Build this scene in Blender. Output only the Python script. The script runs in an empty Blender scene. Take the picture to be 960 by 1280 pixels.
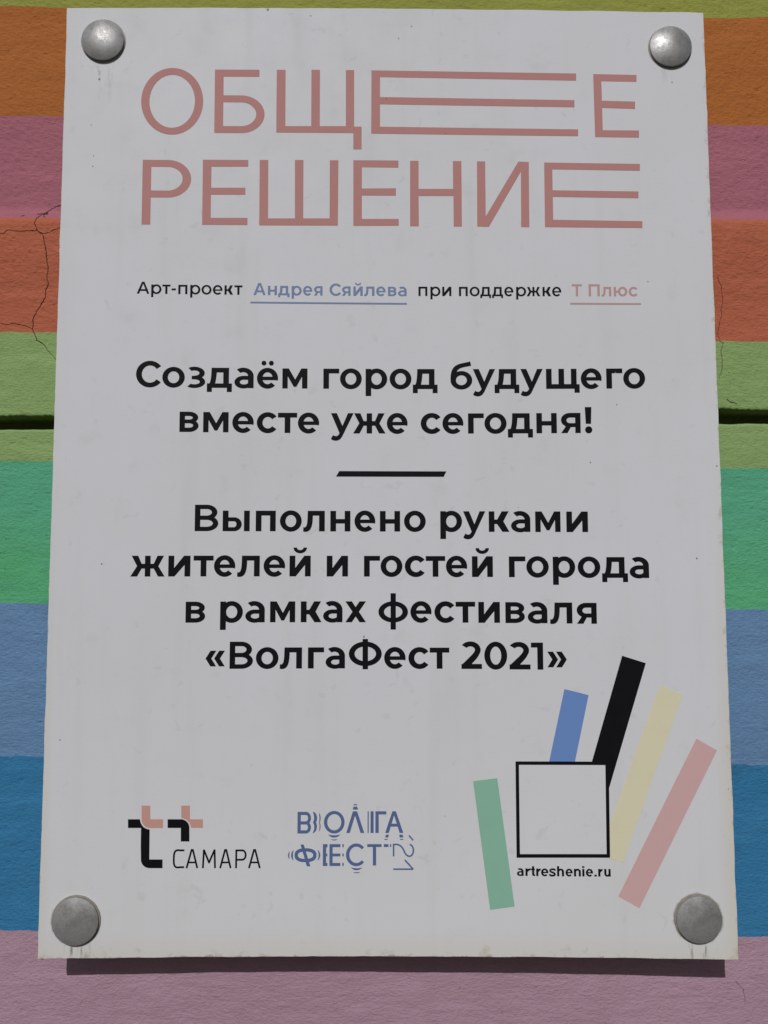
import bpy, bmesh, math, random
from mathutils import Vector, noise
from mathutils.geometry import delaunay_2d_cdt

S = bpy.context.scene
COL = S.collection
random.seed(4)
MM = 0.001

# ------------------------------------------------------------------ camera
cam_d = bpy.data.cameras.new('camera')
cam = bpy.data.objects.new('camera', cam_d)
COL.objects.link(cam)
cam_d.sensor_fit = 'HORIZONTAL'
cam_d.sensor_width = 36.0
cam_d.lens = 36.0 * 950.0 / 960.0
cam_d.clip_start = 0.01
cam_d.clip_end = 100.0
cam.location = (-0.00376, -0.47479, -0.06841)
cam.rotation_euler = (1.647996, 0.000537, -0.003809)
S.camera = cam

# ------------------------------------------------------------------ light
SUN = Vector((-0.1905, -1.0, 0.8225)).normalized()      # towards the sun
EL = math.asin(SUN.z)
AZ = math.atan2(SUN.x, SUN.y)
w = bpy.data.worlds.new('World')
S.world = w
w.use_nodes = True
nt = w.node_tree
nt.nodes.clear()
wo = nt.nodes.new('ShaderNodeOutputWorld')
bg = nt.nodes.new('ShaderNodeBackground')
bg.inputs['Strength'].default_value = 0.05
sky = nt.nodes.new('ShaderNodeTexSky')
sky.sky_type = 'NISHITA'
sky.sun_disc = False
sky.sun_elevation = EL
sky.sun_rotation = AZ
sky.air_density = 1.3
sky.dust_density = 2.5
# below the horizon the surroundings are sunlit ground, not black
tc = nt.nodes.new('ShaderNodeTexCoord')
sp = nt.nodes.new('ShaderNodeSeparateXYZ')
mr = nt.nodes.new('ShaderNodeMapRange')
mr.inputs['From Min'].default_value = -0.06
mr.inputs['From Max'].default_value = 0.03
mx = nt.nodes.new('ShaderNodeMix')
mx.data_type = 'RGBA'
mx.inputs[6].default_value = (1.5, 1.43, 1.33, 1)
nt.links.new(tc.outputs['Generated'], sp.inputs[0])
nt.links.new(sp.outputs['Z'], mr.inputs['Value'])
nt.links.new(mr.outputs['Result'], mx.inputs[0])
nt.links.new(sky.outputs[0], mx.inputs[7])
nt.links.new(mx.outputs[2], bg.inputs['Color'])
nt.links.new(bg.outputs[0], wo.inputs[0])

sun_d = bpy.data.lights.new('sun', 'SUN')
sun_d.energy = 4.4
sun_d.angle = math.radians(0.53)
sun_d.color = (1.0, 0.975, 0.945)
sun = bpy.data.objects.new('sun', sun_d)
COL.objects.link(sun)
sun.rotation_euler = SUN.to_track_quat('Z', 'Y').to_euler()
sun.location = SUN * 3

S.view_settings.view_transform = 'Standard'
S.view_settings.look = 'None'
S.view_settings.gamma = 1.0
S.view_settings.use_curve_mapping = False
S.view_settings.exposure = -1.08

# ------------------------------------------------------------------ helpers
def link_mesh(name, me, mats, parent=None):
    o = bpy.data.objects.new(name, me)
    COL.objects.link(o)
    for m in mats if isinstance(mats, (list, tuple)) else [mats]:
        me.materials.append(m)
    if parent:
        o.parent = parent
    return o


def root(name, label, cat, loc):
    o = bpy.data.objects.new(name, None)
    o.empty_display_size = 0.05
    COL.objects.link(o)
    o.location = loc
    o['label'] = label
    o['category'] = cat
    return o


class NB:
    """small node-building helper"""
    def __init__(self, name, rough=0.6, spec=0.3, metal=0.0):
        self.m = bpy.data.materials.new(name)
        self.m.use_nodes = True
        self.t = self.m.node_tree
        self.b = self.t.nodes['Principled BSDF']
        self.b.inputs['Roughness'].default_value = rough
        self.b.inputs['Specular IOR Level'].default_value = spec
        self.b.inputs['Metallic'].default_value = metal
        self.tc = self.t.nodes.new('ShaderNodeTexCoord')
        self.P = self.tc.outputs['Object']

    def put(self, sock, v):
        if isinstance(v, bpy.types.NodeSocket):
            self.t.links.new(v, sock)
        else:
            sock.default_value = v

    def math(self, op, a, b=0.0, c=0.0, clamp=False):
        n = self.t.nodes.new('ShaderNodeMath')
        n.operation = op
        n.use_clamp = clamp
        self.put(n.inputs[0], a)
        self.put(n.inputs[1], b)
        self.put(n.inputs[2], c)
        return n.outputs[0]

    def map(self, v, a, b, lo=0.0, hi=1.0):
        n = self.t.nodes.new('ShaderNodeMapRange')
        n.interpolation_type = 'SMOOTHSTEP'
        self.put(n.inputs['Value'], v)
        n.inputs['From Min'].default_value = a
        n.inputs['From Max'].default_value = b
        n.inputs['To Min'].default_value = lo
        n.inputs['To Max'].default_value = hi
        return n.outputs['Result']

    def noise(self, scale, detail=4.0, rough=0.55, stretch=(1, 1, 1), shift=(0, 0, 0), dist=0.0):
        mp = self.t.nodes.new('ShaderNodeMapping')
        mp.inputs['Scale'].default_value = stretch
        mp.inputs['Location'].default_value = shift
        self.t.links.new(self.P, mp.inputs['Vector'])
        n = self.t.nodes.new('ShaderNodeTexNoise')
        n.inputs['Scale'].default_value = scale
        n.inputs['Detail'].default_value = detail
        n.inputs['Roughness'].default_value = rough
        n.inputs['Distortion'].default_value = dist
        self.t.links.new(mp.outputs[0], n.inputs['Vector'])
        return n.outputs['Fac']

    def voro(self, scale, stretch=(1, 1, 1)):
        mp = self.t.nodes.new('ShaderNodeMapping')
        mp.inputs['Scale'].default_value = stretch
        self.t.links.new(self.P, mp.inputs['Vector'])
        n = self.t.nodes.new('ShaderNodeTexVoronoi')
        n.inputs['Scale'].default_value = scale
        self.t.links.new(mp.outputs[0], n.inputs['Vector'])
        s = self.t.nodes.new('ShaderNodeSeparateColor')
        self.t.links.new(n.outputs['Color'], s.inputs[0])
        return n.outputs['Distance'], s.outputs[0], s.outputs[1]

    def xyz(self):
        s = self.t.nodes.new('ShaderNodeSeparateXYZ')
        self.t.links.new(self.P, s.inputs[0])
        return s.outputs

    def mix(self, f, a, b, mode='MIX'):
        n = self.t.nodes.new('ShaderNodeMix')
        n.data_type = 'RGBA'
        n.blend_type = mode
        self.put(n.inputs[0], f)
        for i, v in ((6, a), (7, b)):
            if isinstance(v, (tuple, list)) and len(v) == 3:
                v = (*v, 1)
            self.put(n.inputs[i], v)
        return n.outputs[2]

    def bump(self, h, strength, dist):
        n = self.t.nodes.new('ShaderNodeBump')
        n.inputs['Strength'].default_value = strength
        n.inputs['Distance'].default_value = dist
        self.t.links.new(h, n.inputs['Height'])
        self.t.links.new(n.outputs[0], self.b.inputs['Normal'])

    def done(self, col):
        if isinstance(col, (tuple, list)):
            col = (*col[:3], 1)
        self.put(self.b.inputs['Base Color'], col)
        return self.m
TEXT = {   # letter, left, right, baseline on the panel (mm)
    'slogan_a': [('С',-159.72,-143.98,48.27),('о',-143.12,-128.91,48.17),('з',-127.84,-115.93,48.09),('д',-114.83,-98.96,48.01),('а',-97.38,-85.16,47.93),('ё',-83.07,-69.6,47.86),('м',-66.85,-50.86,47.79),('г',-40.68,-30.55,47.71),('о',-30.04,-16.11,47.67),('р',-13.66,0.18,47.62),('о',1.71,15.7,47.58),('д',16.57,32.41,47.55),('б',40.71,54.64,47.51),('у',55.1,69.33,47.5),('д',68.87,84.67,47.49),('у',85.49,99.75,47.49),('щ',101.79,123.15,47.49),('е',123.92,137.2,47.5),('г',140.15,150.41,47.52),('о',150.92,164.81,47.54)],
    'slogan_b': [('в',-131.75,-119.69,19.54),('м',-116.81,-100.77,19.4),('е',-98.39,-84.8,19.27),('с',-82.87,-70.37,19.18),('т',-69.46,-57.25,19.1),('е',-56.74,-43.2,19.03),('у',-35.71,-21.28,18.94),('ж',-21.58,-0.87,18.88),('е',-0.1,13.17,18.83),('с',21.54,34.2,18.8),('е',35.37,48.74,18.79),('г',51.7,61.79,18.79),('о',62.15,76.26,18.8),('д',77.03,92.95,18.82),('н',95.19,108.2,18.86),('я',110.84,123.27,18.91),('!',125.95,130.61,18.95)],
    'dedication_a': [('В',-121.07,-106.34,-43.44),('ы',-103.59,-86.61,-43.46),('п',-82.84,-70.25,-43.49),('о',-67.63,-53.87,-43.51),('л',-52.96,-39.33,-43.54),('н',-35.84,-23.16,-43.58),('е',-20.58,-7.43,-43.62),('н',-4.5,8.25,-43.66),('о',10.73,24.48,-43.71),('р',33.63,47.43,-43.79),('у',48.09,62.13,-43.85),('к',64.25,77.26,-43.91),('а',78.27,90.46,-43.97),('м',93.53,109.42,-44.05),('и',113.09,126.63,-44.14)],
    'dedication_b': [('ж',-160.47,-139.18,-71.89),('и',-137.04,-123.32,-71.86),('т',-121.38,-108.91,-71.84),('е',-108.61,-95.32,-71.84),('л',-94.12,-80.0,-71.84),('е',-77.6,-64.11,-71.85),('й',-61.34,-48.03,-71.87),('и',-37.98,-24.59,-71.92),('г',-14.52,-4.45,-71.98),('о',-4.1,9.65,-72.02),('с',11.16,23.7,-72.07),('т',24.35,36.59,-72.13),('е',37.04,50.42,-72.19),('й',53.39,66.55,-72.28),('г',76.59,86.98,-72.41),('о',87.53,101.55,-72.49),('р',104.1,118.09,-72.61),('о',119.64,133.74,-72.72),('д',134.74,150.79,-72.86),('а',151.88,163.92,-72.99)],
    'dedication_c': [('в',-125.78,-113.62,-100.56),('р',-104.33,-90.2,-100.49),('а',-88.65,-76.53,-100.46),('м',-73.24,-57.55,-100.44),('к',-54.05,-41.03,-100.44),('а',-40.08,-27.96,-100.45),('х',-26.16,-13.23,-100.47),('ф',-5.46,13.09,-100.54),('е',14.59,27.83,-100.61),('с',29.63,42.15,-100.69),('т',42.91,55.17,-100.76),('и',57.12,70.62,-100.86),('в',74.02,86.15,-100.99),('а',87.94,100.2,-101.11),('л',101.8,115.72,-101.25),('я',118.45,130.86,-101.41)],
    'dedication_d': [('«',-112.94,-100.96,-129.16),('В',-98.04,-83.56,-129.08),('о',-81.72,-67.71,-129.03),('л',-66.91,-53.08,-129.0),('г',-49.39,-39.33,-128.99),('а',-38.38,-26.31,-128.99),('Ф',-23.92,-3.36,-129.02),('е',-1.87,11.51,-129.08),('с',13.25,25.78,-129.14),('т',26.57,38.79,-129.22),('2',45.87,59.07,-129.35),('0',60.56,74.79,-129.48),('2',75.78,89.19,-129.62),('1',89.63,97.12,-129.74),('»',99.7,111.73,-129.88)],
    'name': [('А',-85.83,-78.02,108.63),('н',-76.58,-70.82,108.6),('д',-70.0,-62.69,108.56),('р',-61.35,-54.87,108.53),('е',-53.99,-48.07,108.5),('я',-46.98,-41.47,108.47),('С',-36.98,-29.61,108.42),('я',-28.89,-23.42,108.39),('й',-21.61,-15.58,108.35),('л',-14.65,-8.04,108.32),('е',-6.9,-0.81,108.29),('в',0.74,6.16,108.25),('а',7.19,12.77,108.23)],
    'sponsor': [('Т',119.23,125.82,108.0),('П',130.04,137.19,107.93),('л',138.32,144.59,107.87),('ю',146.13,154.9,107.81),('с',155.73,161.42,107.74)],
    'web': [('a',78.84,82.95,-253.44),('r',84.0,87.33,-253.48),('t',87.47,89.74,-253.5),('r',90.52,93.35,-253.52),('e',93.49,97.94,-253.54),('s',98.4,102.47,-253.55),('h',103.17,107.41,-253.56),('e',108.29,112.63,-253.56),('n',113.37,117.57,-253.55),('i',118.51,119.64,-253.54),('e',120.56,124.89,-253.52),('.',125.77,127.07,-253.5),('r',128.02,130.77,-253.48),('u',131.65,135.55,-253.45)],
    'wordmark': [('C',-130.56,-123.66,-248.66),('A',-122.75,-115.11,-248.73),('M',-112.84,-104.37,-248.81),('A',-102.37,-94.9,-248.88),('P',-92.71,-85.86,-248.94),('A',-84.86,-77.19,-248.98)],
    'credit_a': [('А',-160.39,-152.4,108.88),('р',-151.23,-144.71,108.85),('т',-144.19,-138.99,108.83),('-',-138.28,-135.52,108.82),('п',-133.99,-128.16,108.8),('р',-126.37,-119.88,108.77),('о',-119.16,-112.71,108.75),('е',-111.89,-105.74,108.72),('к',-104.46,-98.92,108.7),('т',-98.15,-92.92,108.68)],
    'credit_b': [('п',20.36,26.15,108.3),('р',28.06,34.57,108.27),('и',35.7,41.64,108.25),('п',46.5,52.18,108.21),('о',53.42,59.87,108.19),('д',60.24,67.21,108.16),('д',67.88,74.95,108.14),('е',75.72,81.61,108.11),('р',83.36,89.81,108.09),('ж',90.17,98.93,108.06),('к',100.38,105.89,108.03),('е',106.56,112.49,108.01)],
}
SHAPE = {  # printed outlines on the panel (mm)
    'green': [(52.8,-197.47),(67.69,-195.61),(77.13,-271.4),(62.3,-273.4)],
    'blue': [(109.88,-141.55),(124.7,-145.19),(115.19,-186.65),(99.37,-186.73)],
    'black': [(145.91,-121.07),(160.31,-125.57),(135.06,-203.79),(135.5,-186.53),(125.44,-186.59)],
    'yellow': [(168.49,-138.97),(182.37,-144.74),(143.11,-245.17),(134.23,-242.51),(134.69,-225.01)],
    'pink': [(189.65,-171.09),(201.82,-178.08),(152.26,-271.69),(139.76,-264.96)],
    'frame_out': [(78.98,-185.5),(136.03,-185.37),(135.4,-242.34),(78.76,-242.77)],
    'divider': [(-30.35,-5.25),(37.73,-5.46),(35.99,-8.94),(-32.37,-8.78)],
    'ul_blue': [(-87.78,104.24),(12.95,103.72),(12.95,102.61),(-87.76,103.14)],
    'ul_pink': [(118.07,103.64),(163.5,103.18),(163.47,102.07),(118.05,102.54)],
    'Shch': [(-71.97,258.62),(-66.22,258.65),(-66.16,220.8),(-49.3,220.9),(-49.29,258.75),(-43.71,258.78),(-43.74,220.93),(-26.69,221.03),(-26.77,258.7),(-21.35,258.73),(-21.3,220.7),(-16.42,220.72),(-16.41,205.53),(-21.79,205.51),(-21.81,216.4),(-72.03,216.47)],
    'ElongT': [(-10.0,258.62),(124.5,257.38),(124.42,252.54),(-4.4,254.16),(-4.41,240.68),(123.08,239.22),(123.01,234.41),(-4.41,235.84),(-4.41,220.78),(125.18,219.43),(125.1,214.83),(-10.15,216.1)],
    'Elast': [(135.7,257.07),(164.31,256.7),(164.19,252.03),(141.03,252.27),(141.15,238.92),(162.94,238.44),(162.82,233.41),(141.24,234.1),(141.31,218.89),(165.07,218.73),(164.95,213.92),(136.22,214.27)],
    'E2': [(-119.45,197.92),(-90.07,197.96),(-90.03,193.51),(-113.87,193.33),(-113.86,179.28),(-91.8,179.45),(-91.75,174.83),(-113.97,174.66),(-113.95,159.25),(-90.22,159.43),(-90.17,154.66),(-119.38,154.61)],
    'Sh': [(-82.63,198.01),(-77.09,198.05),(-76.95,159.17),(-59.54,159.28),(-59.77,198.16),(-54.23,198.2),(-54.19,159.31),(-37.1,159.4),(-37.06,198.12),(-31.5,198.14),(-31.73,154.65),(-82.6,154.54)],
    'E3': [(-21.78,198.19),(7.61,198.13),(7.6,193.4),(-16.22,193.59),(-16.2,179.36),(5.92,179.58),(5.92,174.67),(-16.2,174.74),(-16.18,159.14),(7.74,159.23),(7.73,154.71),(-21.71,154.52)],
    'N': [(15.18,197.97),(20.73,197.99),(20.67,179.25),(43.17,179.3),(43.08,197.87),(48.63,197.89),(48.72,154.21),(43.39,154.21),(43.32,174.58),(20.66,174.53),(20.78,154.36),(15.08,154.35)],
    'I': [(58.8,197.72),(64.16,197.73),(64.23,161.0),(85.79,197.58),(92.63,197.4),(92.47,153.82),(87.14,153.82),(87.38,190.93),(66.19,154.03),(58.65,154.22)],
    'E4': [(102.61,197.03),(165.07,196.06),(164.95,191.46),(107.91,192.46),(107.89,178.39),(163.69,177.52),(163.57,172.95),(108.01,174.03),(107.97,158.7),(165.76,157.56),(165.64,153.01),(102.57,153.8)],
    'tt_pink1': [(-150.18,-211.45),(-144.99,-211.5),(-144.8,-219.62),(-137.07,-219.69),(-136.96,-224.85),(-144.77,-224.78),(-145.77,-224.68),(-146.73,-224.38),(-147.62,-223.91),(-148.4,-223.29),(-149.05,-222.53),(-149.54,-221.66),(-149.86,-220.72),(-149.98,-219.75)],
    'tt_black1a': [(-158.24,-219.49),(-151.16,-219.56),(-150.81,-220.56),(-150.61,-221.38),(-150.29,-222.17),(-149.86,-222.91),(-149.34,-223.59),(-148.72,-224.19),(-149.86,-224.73),(-158.11,-224.65)],
    'tt_black1b': [(-150.22,-224.73),(-149.32,-224.2),(-148.47,-224.39),(-147.84,-224.81),(-147.16,-225.16),(-146.45,-225.41),(-145.71,-225.58),(-144.96,-225.66),(-145.02,-225.67),(-144.79,-243.39),(-136.81,-243.46),(-136.69,-248.58),(-144.57,-248.51),(-144.57,-248.51),(-145.58,-248.4),(-146.56,-248.11),(-147.46,-247.63),(-148.26,-247.0),(-148.92,-246.23),(-149.41,-245.36),(-149.73,-244.41),(-149.85,-243.43),(-150.15,-234.84)],
    'tt_black2': [(-134.25,-219.71),(-126.14,-219.78),(-126.14,-219.78),(-125.14,-219.88),(-124.18,-220.18),(-123.29,-220.64),(-122.5,-221.27),(-121.85,-222.03),(-121.36,-222.9),(-121.05,-223.83),(-120.94,-224.81),(-120.77,-232.98),(-125.96,-232.94),(-126.13,-224.94),(-134.14,-224.88)],
    'tt_pink2a': [(-126.13,-211.66),(-120.92,-211.7),(-120.73,-221.43),(-121.12,-221.7),(-121.85,-220.84),(-122.74,-220.12),(-123.74,-219.58),(-124.82,-219.22),(-125.95,-219.07)],
    'tt_pink2b': [(-120.85,-219.82),(-112.82,-219.88),(-112.73,-224.96),(-119.75,-224.91),(-120.04,-224.58),(-120.14,-223.92),(-120.32,-223.27),(-120.57,-222.65),(-120.89,-222.05)],
}
# ------------------------------------------------------------------ the wall
WY = 35.9            # wall face, mm behind the front of the panel

def seg(x, a, b):     # straight line between values given at x = -265 and x = 265
    t = (x + 265.0) / 530.0
    return a + (b - a) * t

EDGE = [              # lower edge of each band: left, right (mm)
    (331.4, 324.3), (249.5, 243.5), (173.0, 172.6), (93.7, 86.8),
    (5.3, 0.4), (-89.3, -93.9), (-187.9, -194.9), (-298.1, -302.7)]
ROUGHEDGE = [1.0, .7, 1.3, .55, .5, .6, 1.4, .7]
GROOVE_T, GROOVE_B = (35.6, 40.6), (26.8, 31.2)

def edge(i, x):
    a, b = EDGE[i]
    n = noise.noise(Vector((x / 14.0, i * 7.3, 1.7))) * .9 + noise.noise(Vector((x / 3.5, i * 3.1, 5.2))) * .5 \
        + noise.noise(Vector((x / 90.0, i * 2.1, 9.2))) * 1.2
    sag = 3.2 * (1 - (x / 265.0) ** 2) if i == 0 and abs(x) < 265 else 0.0   # the topmost band edge dips behind the board
    return seg(x, a, b) + n * ROUGHEDGE[i] - sag

def sstep(a, b, v):
    t = min(1.0, max(0.0, (v - a) / (b - a)))
    return t * t * (3 - 2 * t)

def relief(x, z):
    """height of the plaster towards the viewer, mm"""
    h = noise.noise(Vector((x / 85.0, z / 70.0, 3.1))) * 1.0
    h += noise.noise(Vector((x / 16.0, z / 11.0, 8.4))) * .32
    # coarse trowelled plaster, rougher in the upper bands, brushed lower down
    up = .30 + .25 * sstep(-210, -180, z) + .45 * sstep(60, 185, z)
    d = x * .3
    h += noise.noise(Vector((x / 4.2, (z + d) / 3.2, 2.2))) * .27 * up
    h += noise.noise(Vector((x / 2.1, (z + d) / 1.9, 6.6))) * .26 * up
    h += noise.noise(Vector((x / 1.4, z / 1.3, 9.6))) * .21 * up
    h += noise.noise(Vector((x / 18.0, z / 2.2, 4.4))) * .13 * (1.25 - up)
    # pits
    p = noise.noise(Vector((x / 3.1, z / 2.6, 15.0)))
    if p > .48:
        h -= (p - .48) * 2.2
    # the board below the mauve band stands proud: a rounded ledge
    zl = seg(x, 173.0, 172.6) + noise.noise(Vector((x / 30.0, 0, 3))) * 1.0
    h += 7.0 * sstep(zl + 11, zl - 5, z)
    h -= 3.2 * sstep(zl - 10, 100, z)
    return h

def build_rows(cols, curves, mat, name, parent):
    """curves: list of (function of x -> z, depth offset or None); sheet through all of them"""
    verts, faces = [], []
    nx = len(cols)
    for (f, dep) in curves:
        for x in cols:
            z = f(x)
            h = relief(x, z)
            if dep:
                h += dep(x) if callable(dep) else dep
            verts.append((x * MM, -h * MM, z * MM - wall.location.z))
    for j in range(len(curves) - 1):
        a, b = j * nx, (j + 1) * nx
        for i in range(nx - 1):
            faces.append((a + i, b + i, b + i + 1, a + i + 1))
    me = bpy.data.meshes.new(name)
    me.from_pydata(verts, [], faces)
    me.polygons.foreach_set('use_smooth', [True] * len(me.polygons))
    me.update()
    o = link_mesh(name, me, mat, parent)
    if isinstance(mat, list):           # faces inside the open joint get the darker colour that paints its shade
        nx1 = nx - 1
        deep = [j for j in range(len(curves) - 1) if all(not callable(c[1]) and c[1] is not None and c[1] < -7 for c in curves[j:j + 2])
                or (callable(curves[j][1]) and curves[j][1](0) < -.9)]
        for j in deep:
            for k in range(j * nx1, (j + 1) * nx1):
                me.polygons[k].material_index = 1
    return o

def spread(f0, f1, n, pw=1.0):
    out = []
    for k in range(n + 1):
        t = (k / n) ** pw
        out.append((lambda x, t=t: f0(x) * (1 - t) + f1(x) * t, None))
    return out

def wall_paint(name, c0, c1=None, blot=.10, streak=0.0, z0=0.0, z1=1.0, edge_dirt=None):
    m = NB(name, rough=.72, spec=.22)
    n1 = m.noise(9.0, 5, .6)
    n2 = m.noise(60.0, 5, .65, (1, 1, 2.2))
    n3 = m.noise(560.0, 4, .75, (.6, 1, 1.2))
    col = c0
    if c1:
        z = m.xyz()[2]
        zz = m.math('ADD', z, m.math('MULTIPLY', m.math('SUBTRACT', n1, .5), .03))
        col = m.mix(m.map(zz, z0, z1), c1, c0)
    dark = tuple(v * (1 - blot * 2.4) for v in c0)
    light = tuple(min(.9, v * (1 + blot * 1.3) + .012) for v in c0)
    col = m.mix(m.map(n1, .42, .75, 0, .55), col, light)
    col = m.mix(m.map(n2, .52, .8, 0, .6), col, dark)
    # worn specks where the under-coat shows, and grime caught in the pits
    d, r, g = m.voro(150.0, (1, 1, 1.3))
    spk = m.math('MULTIPLY', m.map(d, .16, .05), m.math('GREATER_THAN', r, .94))
    col = m.mix(m.math('MULTIPLY', spk, .55), col, tuple(v * .3 for v in c0))
    if streak:
        n4 = m.noise(55.0, 4, .6, (1, 1, .12))
        col = m.mix(m.map(n4, .55, .75, 0, streak), col, tuple(v * .62 + .02 for v in c0))
    br = m.noise(34.0, 5, .7, (.22, 1, 2.6), (2, 0, 5))
    col = m.mix(m.map(br, .50, .72, 0, .45), col, tuple(min(.9, v * 1.22 + .018) for v in c0))
    br2 = m.noise(22.0, 6, .7, (.5, 1, 1.2), (7, 0, 1))
    col = m.mix(m.map(br2, .58, .74, 0, .42), col, tuple(v * .68 + .018 for v in c0))
    fl = m.noise(95.0, 4, .7, (.8, 1, 1.3), (4, 0, 9))
    col = m.mix(m.map(fl, .735, .76, 0, .7), col, tuple(v * .35 + .03 for v in c0))
    h = m.math('ADD', m.math('MULTIPLY', n3, 1.0), m.math('MULTIPLY', n2, .8))
    m.bump(h, .75, .0014)
    return m.done(col)

wall = root('plastered_wall', 'plastered wall painted in broad horizontal rainbow bands behind the white sign', 'wall', (0, WY * MM, -0.36))
BAND = [
    ('olive', (.342, .371, .076), None),
    ('orange', (.486, .163, .038), None),
    ('mauve', (.45, .162, .218), None),
    ('orange red', (.54, .155, .086), None),
    ('leaf green', (.305, .46, .178), None),
    ('sea green', (.12, .472, .294), (.115, .487, .216)),
    ('slate blue', (.156, .297, .525), None),
    ('deep blue', (.042, .226, .455), None),
    ('dusty pink', (.485, .312, .405), None)]
PAINT = []
for i, (n, c, c2) in enumerate(BAND):
    PAINT.append(wall_paint('paint ' + n, c, c2, blot=(.10, .11, .12, .09, .10, .08, .08, .07, .07)[i],
                            streak=(.2, .1, .1, .1, .15, 0, 0, 0, .12)[i], z0=.36 - .075, z1=.36 - .02))

JOINT = NB('joint shade', rough=.9, spec=.1)  # dark olive: the groove's shade put into its colour
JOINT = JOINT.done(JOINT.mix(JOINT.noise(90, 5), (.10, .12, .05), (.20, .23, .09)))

cols = [-900 + 40 * k for k in range(16)]
x = -292.0
while x < 292.0:
    cols.append(round(x, 3))
    x += .95 if (abs(x) > 182) else 1.7
cols += [300 + 40 * k for k in range(16)]

def top_edge(x): return 700.0
def bot_edge(x): return -760.0
for i in range(9):
    f0 = (lambda x, i=i: edge(i - 1, x)) if i else top_edge
    f1 = (lambda x, i=i: edge(i, x)) if i < 8 else bot_edge
    if i == 0:
        rows = spread(top_edge, lambda x: 352.0, 16) + spread(lambda x: 352.0 - .8, f1, 28)
    elif i == 8:
        rows = spread(f0, lambda x: -372.0, 82) + spread(lambda x: -376.0, bot_edge, 16)
    elif i == 4:
        # the open joint between two boards
        def gt(x): return seg(x, *GROOVE_T) + noise.noise(Vector((x / 9.0, 2, 2))) * .9 + noise.noise(Vector((x / 40.0, 2, 7))) * 1.1 + noise.noise(Vector((x / 2.6, 2, 4))) * .9
        def gb(x): return seg(x, *GROOVE_B) + noise.noise(Vector((x / 12.0, 5, 2))) * .45 + noise.noise(Vector((x / 3.0, 5, 4))) * .2
        def lip(x): return noise.noise(Vector((x / 4.0, 8, 2))) * .5
        rows = spread(f0, lambda x: gt(x) + 3.2, 50)
        for dz, dep in ((2.0, -.05), (1.2, -.2), (.6, -.5), (.25, -1.2), (0, -2.8), (-.05, -12), (-.1, -24)):
            rows.append((lambda x, dz=dz: gt(x) + dz, lambda x, dep=dep: dep + lip(x) * .8))
        for k in range(1, 6):
            rows.append((lambda x, k=k: gt(x) * (1 - k / 6) + gb(x) * k / 6, -25))
        for dz, dep in ((.1, -24), (.05, -12), (0, -2.6), (-.3, -1.3), (-.8, -.5), (-1.6, -.12)):
            rows.append((lambda x, dz=dz: gb(x) + dz, dep))
        rows += spread(lambda x: gb(x) - 2.4, f1, 27)
    else:
        n = max(10, int((edge(i - 1, 0) - edge(i, 0)) / .95))
        rows = spread(f0, f1, n)
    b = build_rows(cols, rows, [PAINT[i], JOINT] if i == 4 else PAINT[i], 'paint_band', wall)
    b['label'] = BAND[i][0] + ' painted band of the wall'

# hairline cracks in the render
CRM = NB('crack dirt', rough=.95, spec=.05)
crack_mat = CRM.done(CRM.mix(CRM.noise(300, 3), (.03, .017, .012), (.10, .05, .032)))

def crack(paths, parent, label):
    bm = bmesh.new()
    for pts, wd in paths:
        # add jagged detail between the way-points
        fine = []
        for (x0, z0), (x1, z1) in zip(pts, pts[1:]):
            n = max(2, int(math.hypot(x1 - x0, z1 - z0) / .9))
            for k in range(n):
                t = k / n
                fine.append((x0 + (x1 - x0) * t, z0 + (z1 - z0) * t))
        fine.append(pts[-1])
        fine = [(x + noise.noise(Vector((x / 1.7, z / 1.7, 3))) * .55 + noise.noise(Vector((x / 6, z / 6, 5))) * 1.0,
                 z + noise.noise(Vector((x / 1.7, z / 1.7, 11))) * .55) for x, z in fine]
        prev = None
        for k, (x, z) in enumerate(fine):
            a = fine[max(0, k - 1)]
            b = fine[min(len(fine) - 1, k + 1)]
            dx, dz = b[0] - a[0], b[1] - a[1]
            L = math.hypot(dx, dz) or 1
            t = k / (len(fine) - 1)
            wv = wd * .8 * (.55 + .9 * abs(noise.noise(Vector((x / 2.2, z / 2.2, 7)))) + .15) * min(1, .35 + 4 * (1 - t))
            nx_, nz_ = -dz / L * wv / 2, dx / L * wv / 2
            pr = []
            for s in (-1, 0, 1):
                xx, zz = x + nx_ * s, z + nz_ * s
                pr.append(bm.verts.new((xx * MM, (-relief(xx, zz) - (.16 if s else .10)) * MM, zz * MM - wall.location.z)))
            if prev:
                bm.faces.new((prev[0], prev[1], pr[1], pr[0]))
                bm.faces.new((prev[1], prev[2], pr[2], pr[1]))
            prev = pr
    me = bpy.data.meshes.new('crack')
    bm.to_mesh(me)
    bm.free()
    o = link_mesh('crack', me, crack_mat, parent)
    o['label'] = label
    return o
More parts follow.
